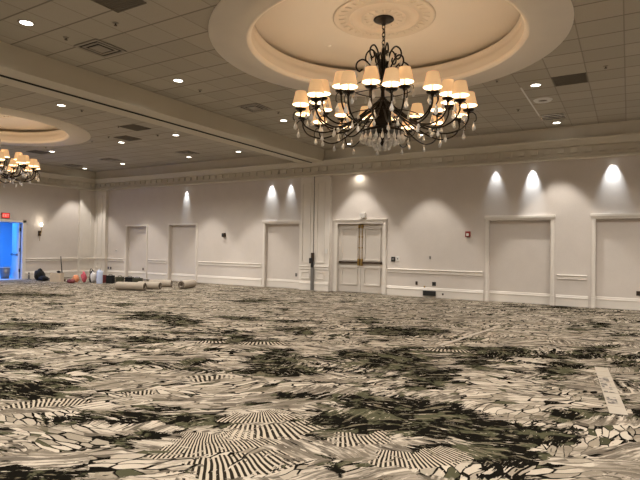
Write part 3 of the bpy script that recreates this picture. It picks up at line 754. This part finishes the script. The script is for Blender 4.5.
# ------------------------------------------------------------------ chandelier
def rot_pt(p, a): return (p[0]*math.cos(a) - p[1]*math.sin(a), p[0]*math.sin(a) + p[1]*math.cos(a), p[2])
def drop_mesh(s=1.0):
    bm = B(); lathe(bm, [(0,0),(.007*s,-.008*s),(.009*s,-.02*s),(.004*s,-.032*s),(.008*s,-.04*s),(.022*s,-.075*s),(.029*s,-.10*s),(.022*s,-.125*s),(0,-.14*s)], 8)
    me = bpy.data.meshes.new('crystal_drop'); bmesh.ops.recalc_face_normals(bm, faces=bm.faces[:]); bm.to_mesh(me); bm.free(); me.materials.append(M['crystal']); return me
DROP, DROPS = drop_mesh(1.15), drop_mesh(.95)
def hang(me, parent, loc):
    o = bpy.data.objects.new('crystal_drop', me); COL.objects.link(o); o.parent = parent; o.location = loc; return o
def chandelier(cx, cy, label):
    zc = 5.30
    root = empty('chandelier', (cx, cy, 0), label, 'chandelier')
    bm = B(); lathe(bm, [(0,zc-.03),(.165,zc-.028),(.17,zc-.045),(.15,zc-.06),(.10,zc-.085),(.04,zc-.10),(.03,zc-.13),(0,zc-.14)], 28); link('canopy', bm, M['dark_metal'], root, True)
    bm = B(); z = zc-.12; i = 0
    while z > 4.74:      # chain links
        pts = []
        for k in range(12):
            a = 2*PI*k/12; u, w = .024*math.cos(a), .042*math.sin(a)
            pts.append((u, 0, z-.04+w) if i % 2 == 0 else (0, u, z-.04+w))
        tube(bm, pts, .007, 6, True); z -= .064; i += 1
    tube(bm, [(.018,0,zc-.14),(.022,.01,5.0),(.015,0,4.74)], .005, 6)
    link('chain', bm, M['dark_metal'], root, True)
    bm = B(); lathe(bm, [(0,4.78),(.02,4.77),(.03,4.72),(.02,4.66),(.045,4.60),(.05,4.50),(.028,4.42),(.03,4.20),(.05,4.14),(.03,4.08),(.035,3.98),(.09,3.92),(.12,3.82),(.11,3.72),(.15,3.62),(.16,3.52),(.12,3.42),(.07,3.34),(.05,3.26),(.025,3.20),(0,3.16)], 20)
    link('stem', bm, M['dark_metal'], root, True)
    bm = B(); lathe(bm, [(.13,3.50),(.34,3.42),(.36,3.40),(.34,3.385),(.13,3.44)], 32); link('crystal_tray', bm, M['dark_metal'], root, True)
    # top scrolls
    for k in range(12):
        a = 2*PI*(k+.3)/12; big = k % 2 == 0
        c = [(.03,0,4.28),(.07,0,4.50),(.12,0,4.70),(.20,0,4.79),(.28,0,4.74),(.30,0,4.64),(.25,0,4.58),(.20,0,4.62),(.215,0,4.68)] if big else \
            [(.03,0,4.20),(.12,0,4.34),(.24,0,4.52),(.34,0,4.58),(.43,0,4.53),(.45,0,4.44),(.40,0,4.38),(.35,0,4.42)]
        bm = B(); tube(bm, [rot_pt(p, a) for p in spline(c, 5)], .014, 7); link('scroll', bm, M['dark_metal'], root, True)
        hang(DROPS, root, rot_pt((.30 if big else .45, 0, 4.60 if big else 4.40), a))
    # arms: one model of each tier, the rest copied
    def arm(r, z, ctrl):
        bm = B(); tube(bm, spline(ctrl, 6), [.0135]*(6*(len(ctrl)-1)+1), 8)
        tube(bm, spline([(r-.02,0,z-.06),(r+.05,0,z-.02),(r+.11,0,z-.07),(r+.115,0,z-.15),(r+.08,0,z-.17)], 4), .008, 6)
        A = link('arm', bm, M['dark_metal'], root, True)
        bm = B(); lathe(bm, [(0,z-.05),(.02,z-.04),(.03,z-.01),(.075,z+.0),(.092,z+.02),(.075,z+.014),(.02,z+.02),(0,z+.02)], 18, (r,0,0)); link('drip_cup', bm, M['dark_metal'], A, True)
        bm = B(); lathe(bm, [(.017,z+.02),(.017,z+.13),(0,z+.13)], 10, (r,0,0)); link('candle', bm, M['candle'], A, True)
        bm = B(); lathe(bm, [(0,z+.13),(.016,z+.145),(.02,z+.17),(.012,z+.20),(0,z+.215)], 10, (r,0,0)); link('bulb', bm, M['bulb'], A, True)
        bm = B(); lathe(bm, [(.132,z+.085),(.129,z+.10),(.088,z+.285),(.086,z+.29)], 28, (r,0,0))
        bm.normal_update(); me_bm = bm; me_bm.faces.ensure_lookup_table(); f = me_bm.faces[0]
        if f.normal.dot(f.calc_center_median() - Vector((r,0,f.calc_center_median().z))) < 0: bmesh.ops.reverse_faces(me_bm, faces=me_bm.faces[:])
        me = bpy.data.meshes.new('lamp_shade'); me_bm.to_mesh(me); me_bm.free(); me.materials.append(M['shade'])
        for p in me.polygons: p.use_smooth = True
        s = bpy.data.objects.new('lamp_shade', me); COL.objects.link(s); s.parent = A
        hang(DROP, A, (r+.08, 0, z-.16)); hang(DROPS, A, (r-.085, .02, z-.01)); hang(DROPS, A, (r*.74, 0, ctrl[3][2]-.01))
        ld = bpy.data.lights.new('bulb_lamp', 'POINT'); ld.energy = BULB; ld.color = (1,.84,.66); ld.shadow_soft_size = .02
        lo = bpy.data.objects.new('bulb_lamp', ld); COL.objects.link(lo); lo.parent = A; lo.location = (r, 0, z+.245)
        return A
    tiers = [(1.36, 3.68, [(.10,0,3.80),(.38,0,3.64),(.72,0,3.43),(1.0,0,3.34),(1.24,0,3.40),(1.35,0,3.53),(1.36,0,3.66)], -1.7),
             (1.08, 3.81, [(.09,0,3.90),(.30,0,3.72),(.56,0,3.52),(.78,0,3.46),(.97,0,3.53),(1.06,0,3.66),(1.08,0,3.79)], 10.0)]
    N = 14
    base = math.atan2(AR.y, AR.x) - PI/2     # direction from the chandelier toward the lens
    for r, z, ctrl, off in tiers:
        A = arm(r, z, ctrl)
        for k in range(N):
            c = A if k == 0 else copy_tree(A, root)
            c.rotation_euler = (0, 0, base + math.radians(off) + 2*PI*k/N)
    # crystals round the tray and the hub
    for n, r, z, me in ((22,.345,3.39,DROP),(14,.22,3.34,DROP),(8,.12,3.27,DROP),(12,.50,4.12,DROPS),(14,.62,3.62,DROPS)):
        for k in range(n):
            a = 2*PI*(k + .5*(n % 4))/n; hang(me, root, rot_pt((r, 0, z), a))
    for rr, zz, rad in ((.50, 4.125, .008), (.62, 3.625, .008)):   # rings they hang from
        bm = B(); tube(bm, [rot_pt((rr,0,zz), 2*PI*k/32) for k in range(32)], rad, 6, True)
        for k in range(4): tube(bm, [rot_pt((.05,0,zz+.02), PI/2*k), rot_pt((rr,0,zz), PI/2*k)], rad, 6)
        link('crystal_ring', bm, M['dark_metal'], root, True)
    return root
BULB = 1.9
CH = chandelier(DOME[0], DOME[1], 'large dark iron chandelier with cream shades, hanging whole from the big dome')
C2 = copy_tree(CH); C2.location = (DOME2[0]-.12, DOME2[1]+.05, 0); C2['label'] = 'distant iron chandelier with glowing shades, cut off by the left edge of the photo'

# ------------------------------------------------------------------ things on the floor
def carpet_roll(p0, p1, r, label):
    d = Vector(p1) - Vector(p0); L = d.length; ang = math.atan2(d.y, d.x)
    root = empty('padding_roll', (p0[0], p0[1], r), label, 'roll', 'rolls of carpet padding', ang)
    bm = B(); n = 32
    # outer body with a slightly sagged section, hollow core
    rings = []
    for x, rr in ((.03,.06),(0,.06),(0,r*.97),(.015,r),(L-.015,r),(L,r*.97),(L,.06),(L-.03,.06)):
        rings.append([bm.verts.new((x, rr*math.cos(2*PI*i/n)*1.04, rr*math.sin(2*PI*i/n)*(1.0 if math.sin(2*PI*i/n) > -.2 else .985))) for i in range(n)])
    for a, b in zip(rings, rings[1:]):
        for i in range(n): bm.faces.new((a[i], b[i], b[(i+1)%n], a[(i+1)%n]))
    box(bm, .02, L-.02, -r*.2, r*1.04, -r+.001, -r+.014)          # loose outer flap
    link('padding', bm, M['pad'], root, True)
    bm = B()
    tube(bm, [(.02,0,0),(L-.02,0,0)], .058, 18)
    for x in (-.001, L+.001):      # spiral of wound layers at each end
        pts = [(x, (.065+(r-.085)*k/90)*math.cos(k*.42), (.065+(r-.085)*k/90)*math.sin(k*.42)) for k in range(91)]
        tube(bm, pts, .0035, 4)
    link('core', bm, M['padcore'], root)
carpet_roll((-14.42,11.23,0), (-13.50,11.58,0), .135, 'beige padding roll farthest left, in front of the other rolls')
carpet_roll((-14.30,12.0,0), (-13.50,12.22,0), .125, 'beige padding roll just behind the front left roll')
carpet_roll((-14.62,12.75,0), (-13.95,13.15,0), .13, 'beige padding roll farthest back, in the middle of the row')
carpet_roll((-13.12,12.80,0), (-13.28,13.52,0), .145, 'beige padding roll at right with its dark hollow end facing the room')

root = empty('trash_bag', (-20.08,12.1,0), 'black trash bag slumped on the floor right of the open doorway', 'bag')
bm = B(); lump(bm, (-.16,0,.22), (.22,.2,.24), 3); lump(bm, (.14,-.02,.10), (.22,.18,.11), 5); link('sack', bm, M['bagblack'], root, True)
bm = B(); lump(bm, (-.12,0,.41), (.08,.07,.08), 8, .3); link('knot', bm, M['bagblack'], root, True)
root = empty('cardboard_box', (-19.12,12.12,0), 'pale cardboard box with a dark handle sticking up behind it', 'box', None, .5)
bm = B(); box(bm, -.2,.2,-.15,.15,0,.34,.004); link('carton', bm, M['card'], root)
bm = B(); box(bm, -.205,.205,-.152,-.01,.335,.346); box(bm, -.205,.205,.01,.152,.335,.346); link('flap', bm, M['card'], root)
bm = B(); lump(bm, (.08,.02,.388), (.10,.07,.045), 12); tag(link('cloth', bm, M['bagblack'], None, True, (-19.12,12.12,0)), 'black cloth lying on top of the pale cardboard box', 'cloth')
root = empty('push_broom', (-19.28,12.42,0), 'dark broom handle leaning upright behind the pale cardboard box', 'broom')
bm = B(); tube(bm, [(0.05,0,.08),(-.09,0,.98)], .02, 8); link('handle', bm, M['black'], root)
bm = B(); box(bm, -.12,.20,-.04,.04,0,.09,.01); link('brush', bm, M['bronze'], root)
bm = B(); lump(bm, (0,0,.13), (.13,.12,.16), 21)
tag(link('cloth_bundle', bm, M['orange'], None, True, (-18.36,12.40,0)), 'orange tan cloth bundle left of the pink one', 'bundle')
bm = B(); lump(bm, (0,0,.19), (.10,.10,.22), 31, .2)
tag(link('cloth_bundle', bm, M['pink'], None, True, (-18.17,12.62,0)), 'pink red cloth bundle right of the orange one', 'bundle')
bm = B(); lump(bm, (0,0,.075), (.20,.10,.085), 33, .25)
tag(link('tool_pouch', bm, M['maroon'], None, True, (-18.05,12.0,0)), 'low maroon tool pouch in front of the pink bundle', 'pouch')
root = empty('tote_bag', (-17.82,12.75,0), 'white and black tote bag left of the pale blue jug', 'bag')
bm = B(); lump(bm, (.08,-.02,.20), (.12,.11,.22), 41, .2); link('sack', bm, M['bagwhite'], root, True)
bm = B(); lump(bm, (-.06,.04,.22), (.12,.11,.25), 42, .2); tube(bm, spline([(-.18,0,.38),(-.13,0,.52),(-.04,0,.50),(.02,0,.36)]), .012, 6); link('dark_lining', bm, M['bagblack'], root, True)
bm = B(); box(bm, -.16,.12,-.08,.08,0,.30,.02); tag(link('tool_crate', bm, M['maroon'], None, False, (-17.5,13.0,0)), 'dark red crate behind the pale blue jug', 'crate')
root = empty('plastic_jug', (-17.22,12.62,0), 'tall pale blue plastic jug standing among the tools', 'jug')
bm = B(); lathe(bm, [(0,0),(.105,0),(.11,.02),(.11,.42),(.095,.47),(.05,.50),(.045,.53)], 20); link('body', bm, M['bluewhite'], root, True)
bm = B(); lathe(bm, [(.05,.525),(.05,.565),(0,.567)], 16); link('cap', bm, M['white'], root)
for (x, y, w, dp, hh, m, lb) in [(-17.02,12.95,.26,.24,.34,'bagblack','black upright tool case right beside the pale blue jug'), (-16.86,13.25,.26,.22,.28,'olive','olive black tool case, second right of the pale blue jug'), (-16.75,13.62,.30,.22,.25,'bagblack','black tool case, third right of the pale blue jug'), (-16.45,13.75,.34,.24,.22,'olive','low dark tool case at the right end of the tool row')]:
    root = empty('tool_case', (x, y, 0), lb, 'tool case', None, .55)
    bm = B(); box(bm, -w/2, w/2, -dp/2, dp/2, 0, hh*.62, .015); link('body', bm, M[m], root)
    bm = B(); box(bm, -w/2, w/2, -dp/2, dp/2, hh*.63, hh*.88, .02); link('lid', bm, M[m], root)
    bm = B(); tube(bm, spline([(-w*.25,0,hh*.86),(-w*.2,0,hh),(w*.2,0,hh),(w*.25,0,hh*.86)]), .012, 6); link('handle', bm, M['black'], root)
root = empty('spray_bottle', (XL+.14,12.33,0), 'small dark bottle on the floor beside the door frame', 'bottle')
bm = B(); lathe(bm, [(0,0),(.04,0),(.042,.02),(.042,.14),(.018,.18),(.016,.22)], 14); link('body', bm, M['grey'], root, True)
bm = B(); box(bm, -.035,.02,-.014,.014,.22,.27,.005); link('trigger', bm, M['black'], root)
root = empty('waste_bin', (XL-.72,11.82,0), 'grey bin standing in the blue corridor beyond the doorway', 'bin')
bm = B(); lathe(bm, [(0,0),(.15,0),(.19,.46),(.17,.46),(.14,.03),(0,.03)], 20); link('body', bm, M['grey'], root, True)
bm = B(); lathe(bm, [(.17,.45),(.205,.45),(.205,.48),(.17,.48)], 20); link('rim', bm, M['white'], root, True)

# paper template strip with dark cut-outs on the carpet, and a strip of seam tape
a = Vector((-.30,7.62,0)); b = Vector((-.07,5.52,0)); d = (b-a); L = d.length; ang = math.atan2(d.y, d.x)
root = empty('paper_strip', (a.x, a.y, 0), 'pale paper strip with dark printed squares on the carpet at right', 'paper strip', None, ang)
bm = B(); nseg = 16
for k in range(nseg): box(bm, L*k/nseg, L*(k+1)/nseg, -.075, .075, .004 + .002*(k % 2), .007 + .002*(k % 2))
link('sheet', bm, M['paper'], root)
def print_mat():
    t = NT('printed_squares'); v = t.obj(); vv = t.n('ShaderNodeTexVoronoi', voronoi_dimensions='2D', distance='CHEBYCHEV'); t.l(v, vv.inputs['Vector']); vv.inputs['Scale'].default_value = 32
    r, g, b = t.sep(vv.outputs['Color'])
    t.bsdf(t.mix(t.step(r, .45, .5), (.10, .085, .07, 1), (.36, .31, .25, 1)), .8); return t.m
M['print'] = print_mat()
for u0, u1, v0, v1 in ((.62,.86,-.066,.03),(.93,1.18,-.066,.03),(1.28,1.33,-.06,.05),(1.52,1.78,-.06,.03)):
    link('printed_square', box(B(), u0*L/2.12, u1*L/2.12, v0, v1, .0095, .0112), M['print'], root)
a = Vector((-2.51,7.9,0)); b = Vector((-2.2,10.28,0)); d = b-a; ang = math.atan2(d.y, d.x)
bm = B(); box(bm, 0, d.length, -.03, .03, .003, .007)
o = tag(link('seam_tape', bm, M['tape'], None, False, (a.x, a.y, 0)), 'thin pale strip of seam tape on the carpet near the middle', 'tape'); o.rotation_euler = (0,0,ang)

# ------------------------------------------------------------------ corridor light
ld = bpy.data.lights.new('corridor_lamp', 'AREA'); ld.energy = 150; ld.color = (.03,.27,1.0); ld.shape = 'RECTANGLE'; ld.size = 1.2; ld.size_y = 2.4
lo = bpy.data.objects.new('corridor_lamp', ld); COL.objects.link(lo); lo.location = (XL-1.7, 11.0, 2.66)

# ------------------------------------------------------------------ world, camera, view
w = bpy.data.worlds.new('World'); scene.world = w; w.use_nodes = True
w.node_tree.nodes['Background'].inputs[0].default_value = (.02,.018,.015,1); w.node_tree.nodes['Background'].inputs[1].default_value = .2
cam = bpy.data.cameras.new('camera'); cam.sensor_width = 36; cam.lens = 36*FPX/640; cam.clip_start = .05; cam.clip_end = 200
co = bpy.data.objects.new('camera', cam); COL.objects.link(co)
mw = Matrix((AR, AU, -AF)).transposed().to_4x4(); mw.translation = Vector((0,0,H)); co.matrix_world = mw
scene.camera = co
vs = scene.view_settings; vs.view_transform = 'Standard'; vs.look = 'None'; vs.gamma = 1; vs.use_curve_mapping = False; vs.exposure = 0.22
